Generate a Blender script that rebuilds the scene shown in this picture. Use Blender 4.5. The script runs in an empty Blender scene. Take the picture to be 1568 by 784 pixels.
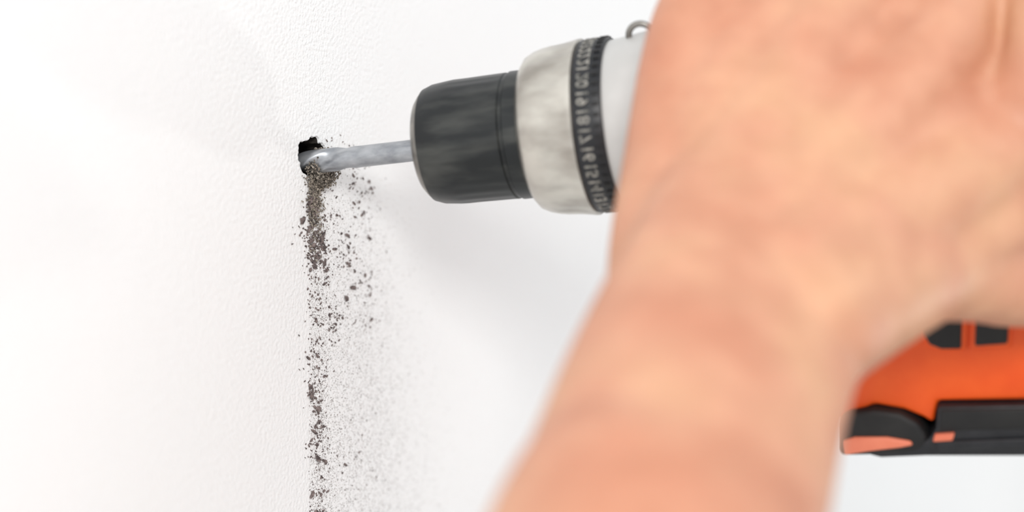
import bpy, bmesh, math, random
from mathutils import Vector, Matrix, noise
random.seed(23)
scene = bpy.context.scene
scene.view_settings.view_transform = 'Standard'
H = 1.40                       # height of the drilled hole above the floor (m)
ang = math.radians(26)
R = Vector((math.cos(ang), math.sin(ang), 0))
F = Vector((-math.sin(ang), math.cos(ang), 0))
U = Vector((0, 0, 1))
HOLE = Vector((0, 0, H))
C = HOLE + R*0.0703 - U*0.0342 - F*0.72      # photographer's eye

def V(r, h, d):               # metric stage frame: right, up, away from photographer
    return C + R*r + U*h + F*d

# ------------------------------------------------------------ materials
def mat(name):
    m = bpy.data.materials.new(name); m.use_nodes = True
    nt = m.node_tree; b = nt.nodes['Principled BSDF']
    return m, nt, b
def ramp(nt, stops):
    r = nt.nodes.new('ShaderNodeValToRGB')
    el = r.color_ramp.elements
    while len(el) < len(stops): el.new(0.5)
    for e, (p, c) in zip(el, stops):
        e.position = p; e.color = (*c, 1)
    return r
def noisy(name, c1, c2, scale, rough=0.5, metal=0.0, bump=0.0, bscale=None, stretch=None, lo=0.35, hi=0.65, detail=4, bdist=0.001):
    m, nt, b = mat(name)
    tc = nt.nodes.new('ShaderNodeTexCoord')
    mp = nt.nodes.new('ShaderNodeMapping')
    if stretch: mp.inputs['Scale'].default_value = stretch
    nt.links.new(tc.outputs['Object'], mp.inputs['Vector'])
    n = nt.nodes.new('ShaderNodeTexNoise'); n.inputs['Scale'].default_value = scale; n.inputs['Detail'].default_value = detail
    nt.links.new(mp.outputs[0], n.inputs['Vector'])
    r = ramp(nt, [(lo, c1), (hi, c2)])
    nt.links.new(n.outputs['Fac'], r.inputs[0]); nt.links.new(r.outputs[0], b.inputs['Base Color'])
    b.inputs['Roughness'].default_value = rough; b.inputs['Metallic'].default_value = metal
    if bump:
        n2 = nt.nodes.new('ShaderNodeTexNoise'); n2.inputs['Scale'].default_value = bscale or scale; n2.inputs['Detail'].default_value = 3
        nt.links.new(tc.outputs['Object'], n2.inputs['Vector'])
        bp = nt.nodes.new('ShaderNodeBump'); bp.inputs['Strength'].default_value = bump; bp.inputs['Distance'].default_value = bdist
        nt.links.new(n2.outputs['Fac'], bp.inputs['Height']); nt.links.new(bp.outputs[0], b.inputs['Normal'])
    return m
M_wall = noisy('painted_plaster', (0.870, 0.880, 0.892), (0.90, 0.905, 0.912), 3, 0.7, bump=0.8, bscale=700, bdist=0.0008)
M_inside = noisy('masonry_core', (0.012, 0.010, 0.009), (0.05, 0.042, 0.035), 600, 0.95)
M_floor = noisy('floor_boards', (0.55, 0.52, 0.48), (0.64, 0.61, 0.57), 6, 0.5, stretch=(8, 1, 1))
M_trim = noisy('trim_paint', (0.8, 0.8, 0.8), (0.84, 0.84, 0.84), 5, 0.4)
M_orange = noisy('orange_plastic', (0.76, 0.080, 0.004), (0.83, 0.105, 0.008), 60, 0.5, bump=0.1, bscale=900, bdist=0.0003)
M_pink = noisy('faded_orange_plastic', (0.70, 0.18, 0.10), (0.78, 0.24, 0.14), 60, 0.5)
M_black = noisy('black_plastic', (0.006, 0.007, 0.010), (0.015, 0.016, 0.020), 140, 0.45, bump=0.1, bscale=900, bdist=0.0003)
M_rubber = noisy('black_rubber', (0.004, 0.004, 0.005), (0.010, 0.010, 0.010), 90, 0.6)
M_chuck = noisy('worn_black_sleeve', (0.002, 0.004, 0.005), (0.070, 0.073, 0.066), 150, 0.38, stretch=(0.20, 1, 1), lo=0.46, hi=0.82, detail=9)
M_steel = noisy('bare_steel', (0.22, 0.21, 0.195), (0.40, 0.38, 0.35), 150, 0.38, metal=0.85, stretch=(0.4, 1, 1))
M_ring = noisy('satin_silver_plastic', (0.34, 0.315, 0.28), (0.62, 0.595, 0.54), 100, 0.26, metal=0.78, stretch=(0.55, 1, 1), detail=6, lo=0.3, hi=0.62)
M_bit = noisy('dusty_bit_steel', (0.27, 0.285, 0.31), (0.46, 0.475, 0.50), 300, 0.32, metal=0.7, detail=8, stretch=(0.5, 1, 1))
M_grey = noisy('light_grey_plastic', (0.50, 0.50, 0.49), (0.57, 0.57, 0.56), 50, 0.4)
M_num = noisy('number_paint', (0.12, 0.12, 0.11), (0.32, 0.31, 0.28), 500, 0.5)
M_dust = noisy('drilling_grains', (0.055, 0.042, 0.042), (0.25, 0.20, 0.19), 900, 0.95)
M_fine = noisy('fine_drilling_dust', (0.20, 0.185, 0.18), (0.44, 0.42, 0.41), 500, 0.95)
M_sand = noisy('crumbled_mortar', (0.045, 0.037, 0.032), (0.42, 0.37, 0.31), 1100, 0.95)
M_nail = noisy('fingernail', (0.75, 0.45, 0.36), (0.80, 0.52, 0.43), 80, 0.3)
# skin
M_skin, nt, b = mat('skin')
tc = nt.nodes.new('ShaderNodeTexCoord')
n1 = nt.nodes.new('ShaderNodeTexNoise'); n1.inputs['Scale'].default_value = 24; n1.inputs['Detail'].default_value = 4
n2 = nt.nodes.new('ShaderNodeTexNoise'); n2.inputs['Scale'].default_value = 75; n2.inputs['Detail'].default_value = 4
for n in (n1, n2): nt.links.new(tc.outputs['Object'], n.inputs['Vector'])
r1 = ramp(nt, [(0.33, (0.555, 0.240, 0.145)), (0.5, (0.605, 0.296, 0.185)), (0.67, (0.645, 0.350, 0.210))])
r2 = ramp(nt, [(0.35, (0.86, 0.82, 0.79)), (0.62, (1, 1, 1))])
nt.links.new(n1.outputs['Fac'], r1.inputs[0]); nt.links.new(n2.outputs['Fac'], r2.inputs[0])
mx = nt.nodes.new('ShaderNodeMix'); mx.data_type = 'RGBA'; mx.blend_type = 'MULTIPLY'; mx.inputs[0].default_value = 0.65
nt.links.new(r1.outputs[0], mx.inputs[6]); nt.links.new(r2.outputs[0], mx.inputs[7]); nt.links.new(mx.outputs[2], b.inputs['Base Color'])
b.inputs['Roughness'].default_value = 0.5
b.inputs['Subsurface Weight'].default_value = 0.10
b.inputs['Subsurface Radius'].default_value = (1.0, 0.35, 0.2); b.inputs['Subsurface Scale'].default_value = 0.005
vo = nt.nodes.new('ShaderNodeTexVoronoi'); vo.inputs['Scale'].default_value = 700
nt.links.new(tc.outputs['Object'], vo.inputs['Vector'])
n3 = nt.nodes.new('ShaderNodeTexNoise'); n3.inputs['Scale'].default_value = 55; n3.inputs['Detail'].default_value = 5
nt.links.new(tc.outputs['Object'], n3.inputs['Vector'])
b1 = nt.nodes.new('ShaderNodeBump'); b1.inputs['Strength'].default_value = 0.2; b1.inputs['Distance'].default_value = 0.0004
b2 = nt.nodes.new('ShaderNodeBump'); b2.inputs['Strength'].default_value = 0.4; b2.inputs['Distance'].default_value = 0.0035
nt.links.new(vo.outputs['Distance'], b1.inputs['Height']); nt.links.new(n3.outputs['Fac'], b2.inputs['Height'])
nt.links.new(b2.outputs[0], b1.inputs['Normal']); nt.links.new(b1.outputs[0], b.inputs['Normal'])

# ------------------------------------------------------------ helpers
def obj(name, me, m=None, parent=None, smooth=True):
    o = bpy.data.objects.new(name, me); scene.collection.objects.link(o)
    if m: me.materials.append(m)
    if smooth:
        for p in me.polygons: p.use_smooth = True
    if parent: o.parent = parent
    return o
def from_bm(name, bm, m, parent=None, smooth=True):
    me = bpy.data.meshes.new(name); bmesh.ops.recalc_face_normals(bm, faces=bm.faces[:]); bm.to_mesh(me); bm.free()
    return obj(name, me, m, parent, smooth)
def box(name, lo, hi, m, parent=None):
    bm = bmesh.new(); bmesh.ops.create_cube(bm, size=1)
    for v in bm.verts:
        v.co = Vector(((lo[i]+hi[i])/2 + v.co[i]*(hi[i]-lo[i]) for i in range(3)))
    return from_bm(name, bm, m, parent, False)

# ------------------------------------------------------------ room
bm = bmesh.new()
outer = [bm.verts.new((0, y, z)) for y, z in ((-1.6, 0), (3.6, 0), (3.6, 2.6), (-1.6, 2.6))]
n_ = 96
mid = []
for i in range(n_):
    a = 2*math.pi*i/n_
    mid.append(bm.verts.new((0, 0.05*math.cos(a), H+0.05*math.sin(a))))
inner = []
for i in range(n_):
    a = 2*math.pi*i/n_
    k = 1+0.20*noise.noise(Vector((math.cos(a)*1.8, math.sin(a)*1.8, 3)))+0.13*noise.noise(Vector((math.cos(a)*5, math.sin(a)*5, 9)))
    inner.append(bm.verts.new((0, 0.0005+0.0100*math.cos(a)*k, H+0.0007+0.0070*math.sin(a)*k)))
eds = [bm.edges.new((outer[i], outer[(i+1) % 4])) for i in range(4)] + [bm.edges.new((mid[i], mid[(i+1) % n_])) for i in range(n_)]
bmesh.ops.triangle_fill(bm, edges=eds, use_beauty=True)
for f in [f for f in bm.faces if all(abs(v.co.y) < 0.0501 and abs(v.co.z-H) < 0.0501 for v in f.verts)]:
    bm.faces.remove(f)
for i in range(n_):
    j = (i+1) % n_
    bm.faces.new((mid[i], mid[j], inner[j], inner[i]))
deep = [bm.verts.new((-0.045, v.co.y*0.8, H+(v.co.z-H)*0.8)) for v in inner]
lip = [bm.verts.new((-0.0007, v.co.y*0.95, H+(v.co.z-H)*0.95)) for v in inner]
hf = []
for i in range(n_):
    j = (i+1) % n_
    bm.faces.new((inner[i], inner[j], lip[j], lip[i]))
    hf.append(bm.faces.new((lip[i], lip[j], deep[j], deep[i])))
hf.append(bm.faces.new(deep))
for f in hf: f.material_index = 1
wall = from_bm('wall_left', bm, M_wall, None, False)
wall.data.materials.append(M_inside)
box('wall_back', (0, 3.6, 0), (3.2, 3.7, 2.6), M_wall)
box('floor', (-0.1, -1.6, -0.05), (3.2, 3.6, 0.0), M_floor)
box('baseboard_left', (0.0, -1.6, 0.0), (0.015, 3.6, 0.09), M_trim)

# ------------------------------------------------------------ drill frame
def cam_vec(a, b_, c): return (R*a + U*b_ + F*c)
A = cam_vec(.962, .095, -.258).normalized()
W = cam_vec(.181, -.926, .333); W = (W - A*W.dot(A)).normalized()
N = A.cross(W).normalized()
if N.dot(F) > 0: N = -N
drill = bpy.data.objects.new('cordless_drill', None); scene.collection.objects.link(drill)
mw = Matrix((( A.x, N.x, -W.x, 0), (A.y, N.y, -W.y, 0), (A.z, N.z, -W.z, 0), (0, 0, 0, 1)))
mw.translation = HOLE
drill.matrix_world = mw       # local x = along bit, y = toward photographer, z = up

def lathe(name, prof, m, seg=96, mod=None, shift=(0, 0), split=38):
    bm = bmesh.new(); rings = []
    for s, r in prof:
        rg = []
        for i in range(seg):
            a = 2*math.pi*i/seg
            rr = r*(mod(s, a) if mod else 1)
            rg.append(bm.verts.new((s, shift[0]+rr*math.cos(a), shift[1]+rr*math.sin(a))))
        rings.append(rg)
    for q in range(len(rings)-1):
        for i in range(seg):
            j = (i+1) % seg
            bm.faces.new((rings[q][i], rings[q][j], rings[q+1][j], rings[q+1][i]))
    bm.faces.new(rings[0]); bm.faces.new(rings[-1])
    o = from_bm(name, bm, m, drill)
    md = o.modifiers.new('es', 'EDGE_SPLIT'); md.split_angle = math.radians(split)
    return o

# masonry bit: two spiral flutes that run out into a plain shank
def bitmod(s, a):
    f = 1.0 if s < 0.009 else max(0.0, 1-(s-0.009)/0.007)
    tw = a - s*2*math.pi/0.040 + 0.4
    g = max(0.0, math.cos(2*tw)+0.2)/1.2
    return 1 - f*0.34*g
prof = [(-0.032, 0.0003), (-0.028, 0.0042)] + [(-0.028+i*0.0006, 0.0042-0.0004*max(0, min(1, (i-62)/14))) for i in range(1, 78)] + [(0.030, 0.0038), (0.046, 0.0038)]
lathe('drill_bit', prof, M_bit, 72, bitmod, shift=(0, -0.0012), split=60)
lathe('chuck_nose', [(0.0405, 0.0045), (0.0408, 0.0120), (0.0418, 0.0165), (0.0432, 0.0183), (0.0446, 0.0193), (0.0450, 0.0190), (0.052, 0.019)], M_steel)
def rib(s, a): return 1 + 0.004*math.cos(a*28) if 0.054 < s < 0.072 else 1
lathe('chuck_sleeve', [(0.0442, 0.0185), (0.0444, 0.0196), (0.0475, 0.0207), (0.0530, 0.0213), (0.0550, 0.0214), (0.0600, 0.0214), (0.0650, 0.0215), (0.0710, 0.0216),
                       (0.0735, 0.0217), (0.0740, 0.0212), (0.0750, 0.0212), (0.0755, 0.0220), (0.0815, 0.0220), (0.0818, 0.020), (0.086, 0.020)], M_chuck, 168, rib)
def notch(s, a):
    if 0.090 < s < 0.0995:
        g = math.cos(a*14)
        return 1 - (0.012 if g > 0.86 else 0)
    return 1
lathe('clutch_ring', [(0.0805, 0.0205), (0.0808, 0.0242), (0.0825, 0.0264), (0.0850, 0.0276), (0.0880, 0.0284), (0.0905, 0.0288), (0.0930, 0.0290), (0.0960, 0.0293), (0.0985, 0.0297), (0.1000, 0.0300), (0.1010, 0.0300), (0.1015, 0.0285), (0.104, 0.0285)], M_ring, 168, notch)
lathe('number_collar', [(0.1010, 0.027), (0.1012, 0.0290), (0.1018, 0.0294), (0.1105, 0.0294), (0.1112, 0.0290), (0.1113, 0.026)], M_black)
lathe('gear_housing', [(0.1105, 0.026), (0.1108, 0.0282), (0.1150, 0.0287), (0.1250, 0.0300), (0.1380, 0.0312), (0.1385, 0.030), (0.145, 0.030)], M_grey)
def bodymod(s, a): return 1 + 0.03*math.cos(2*a)
lathe('motor_body', [(0.1380, 0.030), (0.1383, 0.0325), (0.150, 0.0335), (0.180, 0.0345), (0.215, 0.0345), (0.245, 0.0335), (0.262, 0.031), (0.270, 0.026), (0.273, 0.015)], M_orange, 96, bodymod)
lathe('rear_cap', [(0.249, 0.0335), (0.2495, 0.0345), (0.264, 0.0325), (0.273, 0.027), (0.276, 0.016)], M_rubber, 96, bodymod)
for i in range(5):
    for sd in (-1, 1):
        box('motor_vent_%d_%d' % (i, sd), (0.213+i*0.007, sd*0.034-0.0025, -0.012), (0.216+i*0.007, sd*0.034+0.0025, 0.012), M_rubber, drill)
# numbers and click teeth round the collar
bm = bmesh.new()
nums = [str(i) for i in range(1, 31)]
for i, t in enumerate(nums):
    cu = bpy.data.curves.new('t', 'FONT'); cu.body = t; cu.size = 0.0056; cu.extrude = 0.0002; cu.offset = 0.0001
    cu.align_x = 'CENTER'; cu.align_y = 'CENTER'
    to = bpy.data.objects.new('t', cu); scene.collection.objects.link(to)
    bpy.context.view_layer.update(); dg = bpy.context.evaluated_depsgraph_get()
    me = bpy.data.meshes.new_from_object(to.evaluated_get(dg))
    bpy.data.objects.remove(to)
    a = 2*math.pi*(i+15)/len(nums)
    nrm = Vector((0, math.cos(a), math.sin(a))); up = Vector((-1, 0, 0)); rt = up.cross(nrm)
    mm = Matrix(((rt.x, up.x, nrm.x, 0), (rt.y, up.y, nrm.y, 0), (rt.z, up.z, nrm.z, 0), (0, 0, 0, 1)))
    mm.translation = Vector((0.1054, 0, 0)) + nrm*0.0294
    me.transform(mm); bm.from_mesh(me); bpy.data.meshes.remove(me)
from_bm('collar_numbers', bm, M_num, drill, False)
bm = bmesh.new()
for i in range(52):
    a = 2*math.pi*(i+.5)/52
    nrm = Vector((0, math.cos(a), math.sin(a))); tg = Vector((0, -math.sin(a), math.cos(a)))
    ret = bmesh.ops.create_cube(bm, size=1)
    for v in ret['verts']:
        c = v.co.copy(); v.co = Vector((0.1093+c.x*0.0022, 0, 0)) + nrm*(0.0294+c.z*0.0010) + tg*(c.y*0.0012)
from_bm('collar_teeth', bm, M_rubber, drill, False)
# small wire clip on top, half tucked behind the hand
bm = bmesh.new(); rg = []
for i in range(28):
    a = 2*math.pi*i/28; c = Vector((0.1230+0.0040*math.cos(a), 0, 0.0296+0.0038*math.sin(a)))
    d = Vector((math.cos(a), 0, math.sin(a)))
    rg.append([bm.verts.new(c + d*0.0011*math.cos(b_) + Vector((0, 1, 0))*0.0011*math.sin(b_)) for b_ in [2*math.pi*k/8 for k in range(8)]])
for i in range(28):
    for k in range(8):
        bm.faces.new((rg[i][k], rg[(i+1) % 28][k], rg[(i+1) % 28][(k+1) % 8], rg[i][(k+1) % 8]))
from_bm('wire_clip', bm, M_steel, drill)

# side profiles of handle foot and battery (drawing units -> metres in the drill's own side plane)
def q(x, y):
    s = .2+2.095e-4*(x-1407)-2.67e-5*(y-632); w = .1+1.75e-5*(x-1407)+2.357e-4*(y-632)
    return s, -w
def slab(name, pts, n0, n1, m, bev=0.003, seg=3):
    bm = bmesh.new()
    lo = [bm.verts.new((q(*p)[0], n0, q(*p)[1])) for p in pts]
    hi = [bm.verts.new((q(*p)[0], n1, q(*p)[1])) for p in pts]
    n = len(pts)
    bm.faces.new(lo); bm.faces.new(hi[::-1])
    for i in range(n):
        bm.faces.new((lo[i], hi[i], hi[(i+1) % n], lo[(i+1) % n]))
    o = from_bm(name, bm, m, drill)
    if bev:
        md = o.modifiers.new('bevel', 'BEVEL'); md.width = bev; md.segments = seg; md.limit_method = 'ANGLE'; md.angle_limit = math.radians(25)
        md.use_clamp_overlap = True
    md = o.modifiers.new('es', 'EDGE_SPLIT'); md.split_angle = math.radians(35)
    return o
slab('handle_foot', [(1285, 645), (1292, 610), (1330, 570), (1385, 520), (1410, 470), (1420, 420), (1600, 410), (1650, 470), (1715, 520), (1740, 560), (1742, 612),
                     (1600, 613), (1437, 615), (1431, 650), (1415, 640), (1385, 628), (1340, 620), (1300, 640)], -0.030, 0.033, M_orange, 0.004)
slab('battery_pack', [(1437, 617), (1745, 612), (1750, 640), (1748, 685), (1700, 692), (1420, 693), (1350, 696), (1325, 690), (1400, 680), (1425, 665), (1434, 650)], -0.033, 0.036, M_black, 0.0022)
slab('battery_recess', [(1442, 621), (1740, 617), (1740, 645), (1462, 652), (1440, 652)], 0.034, 0.0367, M_rubber, 0.0006)
slab('battery_lower_rail', [(1432, 668), (1745, 657), (1745, 672), (1440, 682)], 0.034, 0.0372, M_black, 0.0006)
arc = [(1288, 640), (1300, 627), (1340, 621), (1380, 627), (1408, 642), (1424, 664), (1418, 682), (1400, 691), (1286, 694)]
slab('battery_latch', arc, -0.035, 0.0362, M_rubber, 0.003)
slab('latch_inlay', [(1292, 668), (1310, 662), (1360, 662), (1396, 668), (1400, 674), (1380, 678), (1330, 684), (1294, 690)], 0.035, 0.0372, M_pink, 0.0008)
slab('latch_tab', [(1433, 657), (1463, 655), (1460, 666), (1430, 668)], 0.035, 0.0374, M_pink, 0.0004)
slab('foot_vent_frame', [(1410, 500), (1420, 440), (1484, 440), (1480, 536), (1440, 539), (1420, 530)], 0.031, 0.0342, M_orange, 0.001)
slab('foot_vent', [(1416, 512), (1424, 440), (1474, 440), (1472, 533), (1442, 533), (1424, 526)], 0.032, 0.0350, M_rubber, 0.0008)
slab('foot_window_frame', [(1486, 440), (1552, 440), (1546, 534), (1484, 536)], 0.031, 0.0342, M_orange, 0.001)
slab('foot_window', [(1494, 440), (1545, 440), (1541, 526), (1492, 529)], 0.032, 0.0350, M_rubber, 0.0008)

# ------------------------------------------------------------ swept tubes
def catmull(p, k=6):
    out = []
    n = len(p)
    for i in range(n-1):
        p0 = p[max(i-1, 0)]; p1 = p[i]; p2 = p[i+1]; p3 = p[min(i+2, n-1)]
        for j in range(k):
            t = j/k
            out.append(tuple(0.5*((2*b_)+(-a+c)*t+(2*a-5*b_+4*c-d)*t*t+(-a+3*b_-3*c+d)*t**3) for a, b_, c, d in zip(p0, p1, p2, p3)))
    out.append(tuple(p[-1]))
    return out
def tube(bm, nodes, ref, to=lambda a, b_, c: Vector((a, b_, c)), seg=24, cap=True, k=6):
    """nodes: (x,y,z,half_width,half_depth); ref: depth direction"""
    pts = catmull([tuple(to(*n[:3]))+(n[3], n[4]) for n in nodes], k)
    if cap:
        a = pts[0]; b_ = pts[1]; d = (Vector(a[:3])-Vector(b_[:3])).normalized(); pre = []
        for f in (0.97, 0.8, 0.5): pre.append(tuple(Vector(a[:3])+d*a[4]*f*0.9)+(a[3]*math.sqrt(1-f*f), a[4]*math.sqrt(1-f*f)))
        a2 = pts[-1]; b2 = pts[-2]; d2 = (Vector(a2[:3])-Vector(b2[:3])).normalized(); post = []
        for f in (0.5, 0.8, 0.97): post.append(tuple(Vector(a2[:3])+d2*a2[4]*f*0.9)+(a2[3]*math.sqrt(1-f*f), a2[4]*math.sqrt(1-f*f)))
        pts = pre+pts+post
    rings = []
    for i, p in enumerate(pts):
        t = (Vector(pts[min(i+1, len(pts)-1)][:3])-Vector(pts[max(i-1, 0)][:3])).normalized()
        dz = (ref - t*ref.dot(t))
        if dz.length < 0.15: dz = (U - t*U.dot(t))
        dz.normalize(); wx = t.cross(dz).normalized()
        rings.append([bm.verts.new(Vector(p[:3])+wx*p[3]*math.cos(x)+dz*p[4]*math.sin(x)) for x in [2*math.pi*j/seg for j in range(seg)]])
    for i in range(len(rings)-1):
        for j in range(seg):
            jj = (j+1) % seg
            bm.faces.new((rings[i][j], rings[i][jj], rings[i+1][jj], rings[i+1][j]))
    bm.faces.new(rings[0]); bm.faces.new(rings[-1])
bm = bmesh.new()
tube(bm, [(0.243, 0, -0.010, 0.021, 0.019), (0.238, 0, -0.035, 0.019, 0.018), (0.230, 0, -0.060, 0.019, 0.019), (0.226, 0, -0.078, 0.024, 0.024)], Vector((0, 1, 0)), cap=False)
from_bm('grip_handle', bm, M_rubber, drill)
bm = bmesh.new()
tube(bm, [(0.219, 0, -0.034, 0.006, 0.009), (0.215, 0, -0.042, 0.007, 0.009), (0.213, 0, -0.052, 0.006, 0.009)], Vector((0, 1, 0)))
from_bm('trigger', bm, M_orange, drill)

# ------------------------------------------------------------ hand and forearm
bm = bmesh.new()
S = F
def T(nodes, **k): tube(bm, nodes, S, V, **k)
T([(-.010, -.215, .33, .046, .044), (.010, -.140, .415, .045, .042), (.0300, -.080, .475, .0410, .036), (.0388, -.0625, .50, .0390, .032), (.0474, -.0432, .525, .0382, .029),
   (.0550, -.0285, .545, .0376, .025), (.0665, -.0085, .570, .0368, .020), (.0770, .0120, .592, .034, .016)])
# metacarpals
T([(.0490, -.0250, .555, .020, .018), (.0465, -.0060, .580, .0200, .017), (.0490, .0257, .610, .0165, .0155), (.0580, .0707, .630, .0155, .014), (.0727, .0963, .640, .0125, .0125)])
T([(.0561, -.007, .575, .020, .017), (.0764, .037, .605, .0180, .0155), (.1057, .0848, .630, .0140, .0140)])
T([(.0665, -.0069, .570, .020, .017), (.0968, .0291, .600, .0180, .0155), (.132, .0639, .621, .0145, .0148)])
T([(.0768, -.0086, .565, .021, .018), (.1112, .0118, .595, .0180, .0155), (.151, .0339, .617, .0145, .0150)])
# palm fill
T([(.060, .015, .599, .018, .014), (.066, .045, .612, .017, .0135), (.085, .072, .627, .016, .0125), (.100, .088, .636, .010, .010)])
T([(.080, .022, .598, .018, .0145), (.110, .055, .619, .016, .0130), (.122, .077, .631, .010, .010)])
T([(.095, .012, .596, .018, .0145), (.128, .038, .614, .016, .0130), (.143, .052, .622, .010, .010)])
# fingers curled over the housing
fing = {
 'pinky': [(.0727, .0963, .640, .0120, .0120), (.078, .1005, .662, .0098, .0098), (.080, .1000, .683, .0095, .0095), (.081, .0890, .708, .0085, .0085), (.082, .068, .722, .0074, .0072)],
 'ring': [(.1057, .0848, .630, .0135, .0130), (.111, .0985, .650, .0108, .0108), (.116, .1010, .672, .0105, .0105), (.118, .0910, .704, .0093, .0093), (.119, .0670, .717, .0080, .0078)],
 'middle': [(.132, .0639, .621, .0140, .0140), (.137, .0840, .625, .0118, .0115), (.140, .1000, .642, .0108, .0108), (.143, .1010, .674, .0095, .0095), (.145, .0830, .697, .0082, .0080)],
 'index': [(.151, .0339, .617, .0140, .0140), (.1580, .0550, .610, .0125, .0118), (.1605, .0760, .616, .0115, .0112), (.163, .0970, .640, .0097, .0095), (.166, .1000, .664, .0082, .0080)],
 'thumb': [(.0797, -.0175, .560, .022, .020), (.1178, -.0042, .600, .0180, .0165), (.1350, -.0055, .613, .0145, .0140), (.1547, -.0080, .625, .0142, .0130), (.172, -.0084, .637, .0125, .0115), (.1878, -.0080, .648, .0098, .0085)],
}
for f in fing.values(): T(f)
# web between thumb and index
T([(.090, -.004, .578, .020, .016), (.1150, .001, .598, .016, .013), (.1343, .0062, .606, .013, .0110), (.1541, .0122, .615, .010, .009)])
T([(.100, .004, .590, .018, .014), (.1300, .014, .606, .016, .011), (.1541, .0230, .615, .013, .010)])
# web between middle and index knuckles
T([(.120, .035, .613, .014, .012), (.1415, .0510, .627, .0135, .0115), (.1480, .0680, .633, .0125, .0105), (.1500, .0880, .641, .0115, .010)])
hand = from_bm('human_hand_and_forearm', bm, M_skin)
md = hand.modifiers.new('remesh', 'REMESH'); md.mode = 'VOXEL'; md.voxel_size = 0.0018; md.use_smooth_shade = True
md = hand.modifiers.new('smooth', 'SMOOTH'); md.factor = 0.5; md.iterations = 16
for nm, f in fing.items():
    a = V(*f[-1][:3]); b_ = V(*f[-2][:3]); t = (a-b_).normalized()
    axp = HOLE + A*((a-HOLE).dot(A)); out = (a-axp); out = (out-t*out.dot(t)).normalized()
    if nm == 'thumb': out = (-F - t*(-F).dot(t)).normalized()
    sd = t.cross(out)
    bm = bmesh.new(); bmesh.ops.create_uvsphere(bm, u_segments=20, v_segments=12, radius=1)
    rr = f[-1][3]
    for v in bm.verts:
        x, y, z = v.co
        v.co = a + t*(rr*0.35) + out*(rr*0.80 + z*0.0012 - 0.0022*y*y) + t*(x*rr*0.75) + sd*(y*rr*0.68)
    n = from_bm(nm+'_nail', bm, M_nail); n.parent = hand

# ------------------------------------------------------------ drilling dust clinging to the wall
tb = bmesh.new(); bmesh.ops.create_icosphere(tb, subdivisions=1, radius=1)
ICO_V = [v.co.copy() for v in tb.verts]; ICO_F = [[v.index for v in f.verts] for f in tb.faces]; tb.free()
TET_V = [Vector(c) for c in ((1, 1, 1), (1, -1, -1), (-1, 1, -1), (-1, -1, 1))]; TET_F = [(0, 1, 2), (0, 3, 1), (0, 2, 3), (1, 3, 2)]
def grains(name, m, items):
    vs, fs = [], []
    for (x, y, z, s) in items:
        bv, bf = (ICO_V, ICO_F) if s > 0.00028 else (TET_V, TET_F)
        q_ = Vector((random.gauss(0, 1), random.gauss(0, 1), random.gauss(0, 1))).normalized()
        rot = Matrix.Rotation(random.uniform(0, 6.28), 3, q_)
        sx, sy, sz = random.uniform(.4, .9)*s, random.uniform(.9, 2.0)*s, random.uniform(.5, 1.25)*s
        tilt = random.uniform(-.8, .8); ct, st = math.cos(tilt), math.sin(tilt)
        o = len(vs)
        for v in bv:
            c = rot @ v; j = random.uniform(0.55, 1.25)
            yy, zz = c.y*sy*j*1.15, c.z*sz*j
            vs.append((x+c.x*sx*j, y+yy*ct-zz*st, z+yy*st+zz*ct))
        fs += [[o+i for i in f] for f in bf]
    me = bpy.data.meshes.new(name); me.from_pydata(vs, [], fs)
    return obj(name, me, m, None, False)
def outside(t): return (t[1]/0.0100)**2+((t[2]-H-0.0007)/0.0070)**2 > 1.1
cl = []     # clumps: (across, down, spread, weight)
for i in range(22):          # dense trail and chunks just below the hole
    cl.append((random.gauss(0.001, 0.0032), -random.uniform(0.008, 0.042), random.uniform(0.0008, 0.003), 2.2))
for i in range(40):          # wider spray, upper half
    cl.append((random.uniform(0.004, 0.042), -random.uniform(0.004, 0.062), random.uniform(0.0006, 0.003), 1))
for i in range(36):          # long thin run along the left margin
    z = -random.uniform(0.035, 0.145); cl.append((random.gauss(-0.001-0.04*z, 0.0024), z, random.uniform(0.0006, 0.003), 1.1))
for i in range(36):
    cl.append((random.uniform(0.003, 0.045), -random.uniform(0.045, 0.12), random.uniform(0.0008, 0.005), .45))
wts = [c[3] for c in cl]
items = []
for i in range(1450):
    if random.random() < 0.76:
        y, z, sp, _ = random.choices(cl, wts)[0]; y += random.gauss(0, sp*1.7); z += random.gauss(0, sp*1.4)
    else:
        z = -0.005-0.14*random.random()**1.3
        y = random.gauss(-z*0.03, 0.003) if random.random() < 0.4 else abs(random.expovariate(1/0.022))-0.002
    if y < -0.005 and random.random() < 0.65: continue
    if y > 0.055: continue
    s = min(0.00018+random.expovariate(1/0.00018), 0.0012)*(0.85 if y > 0.03 else 1)
    if z < -0.06 and y > 0.012: s *= 0.7
    items.append((s*0.3, y, H+z, s))
for i in range(110):
    items.append((0.0002, random.gauss(0.016, 0.012), H+abs(random.gauss(0, 0.005))-0.003, random.uniform(.00015, .0004)))
for i in range(80):
    items.append((0.0002, random.gauss(0.006, 0.006), H-random.uniform(0.14, 0.3), random.uniform(.0003, .0008)))
big = grains('drilling_debris', M_dust, [t for t in items if outside(t)])
items = []
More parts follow.
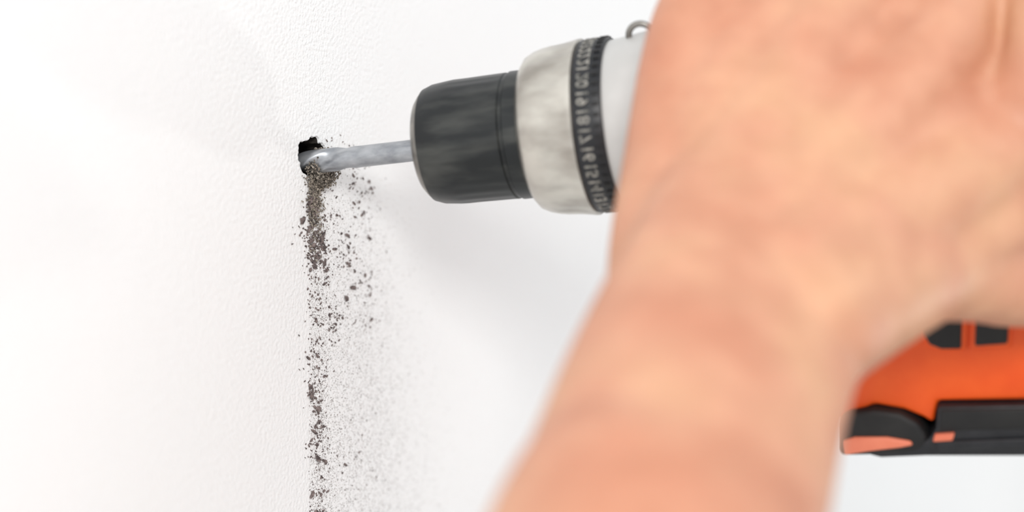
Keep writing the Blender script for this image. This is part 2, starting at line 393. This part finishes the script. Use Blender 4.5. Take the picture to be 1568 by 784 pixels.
for i in range(26000):
    z = -0.004-0.20*random.random()**0.66
    y = random.gauss(0.002-.03*z, 0.004) if random.random() < 0.16 else random.gauss(0.020-0.13*z, 0.018-0.08*z)
    if y < -0.002: y = abs(y)*random.uniform(0, 2.5)
    items.append((0.00003, y, H+z, random.uniform(0.00006, 0.00016)))
fine = grains('fine_dust', M_fine, [t for t in items if outside(t)]); fine.parent = big
items = []
for i in range(2800):   # crumbly mortar spilling from the hole
    if random.random() < 0.72:
        a = random.uniform(0, 6.28); rr = random.random()**.5; y = 0.005+0.0085*math.cos(a)*rr; z = -0.0030+0.0070*math.sin(a)*rr; x = random.uniform(-0.001, 0.0040)
        if z > 0.0024 and y < 0.002: continue
    else:
        z = -0.006-abs(random.gauss(0, 0.010)); y = random.gauss(0.001-z*0.02, 0.0024); x = random.uniform(0, 0.0008)
    items.append((x, y, H+z, random.uniform(0.00015, 0.0005)))
sand = grains('mortar_crumbs', M_sand, items); sand.parent = big

# ------------------------------------------------------------ light
w = bpy.data.worlds.new('World'); scene.world = w; w.use_nodes = True
bg = w.node_tree.nodes['Background']; bg.inputs[0].default_value = (0.965, 0.985, 1.0, 1); bg.inputs[1].default_value = 0.89
def area(name, loc, target, size, power, col):
    l = bpy.data.lights.new(name, 'AREA'); l.size = size; l.energy = power; l.color = col
    o = bpy.data.objects.new(name, l); scene.collection.objects.link(o)
    o.location = loc; o.rotation_euler = (Vector(target)-Vector(loc)).to_track_quat('-Z', 'Y').to_euler()
area('window_light', (0.9, -1.5, 1.90), HOLE, 0.40, 18, (1, 0.99, 0.96))
area('ceiling_light', (2.2, 0.3, 3.0), HOLE, 1.6, 10, (1, 0.98, 0.95))
area('far_window_light', (1.2, 1.5, 1.05), HOLE, 0.10, 3.2, (1, 0.985, 0.95))

# ------------------------------------------------------------ camera
cam = bpy.data.cameras.new('camera'); co = bpy.data.objects.new('camera', cam); scene.collection.objects.link(co)
cam.lens = 72; cam.sensor_width = 36; cam.clip_start = 0.02
m3 = Matrix(((R.x, U.x, -F.x), (R.y, U.y, -F.y), (R.z, U.z, -F.z))).to_4x4(); m3.translation = C
co.matrix_world = m3
cam.dof.use_dof = True; cam.dof.focus_distance = 0.722; cam.dof.aperture_fstop = 3.6
scene.camera = co
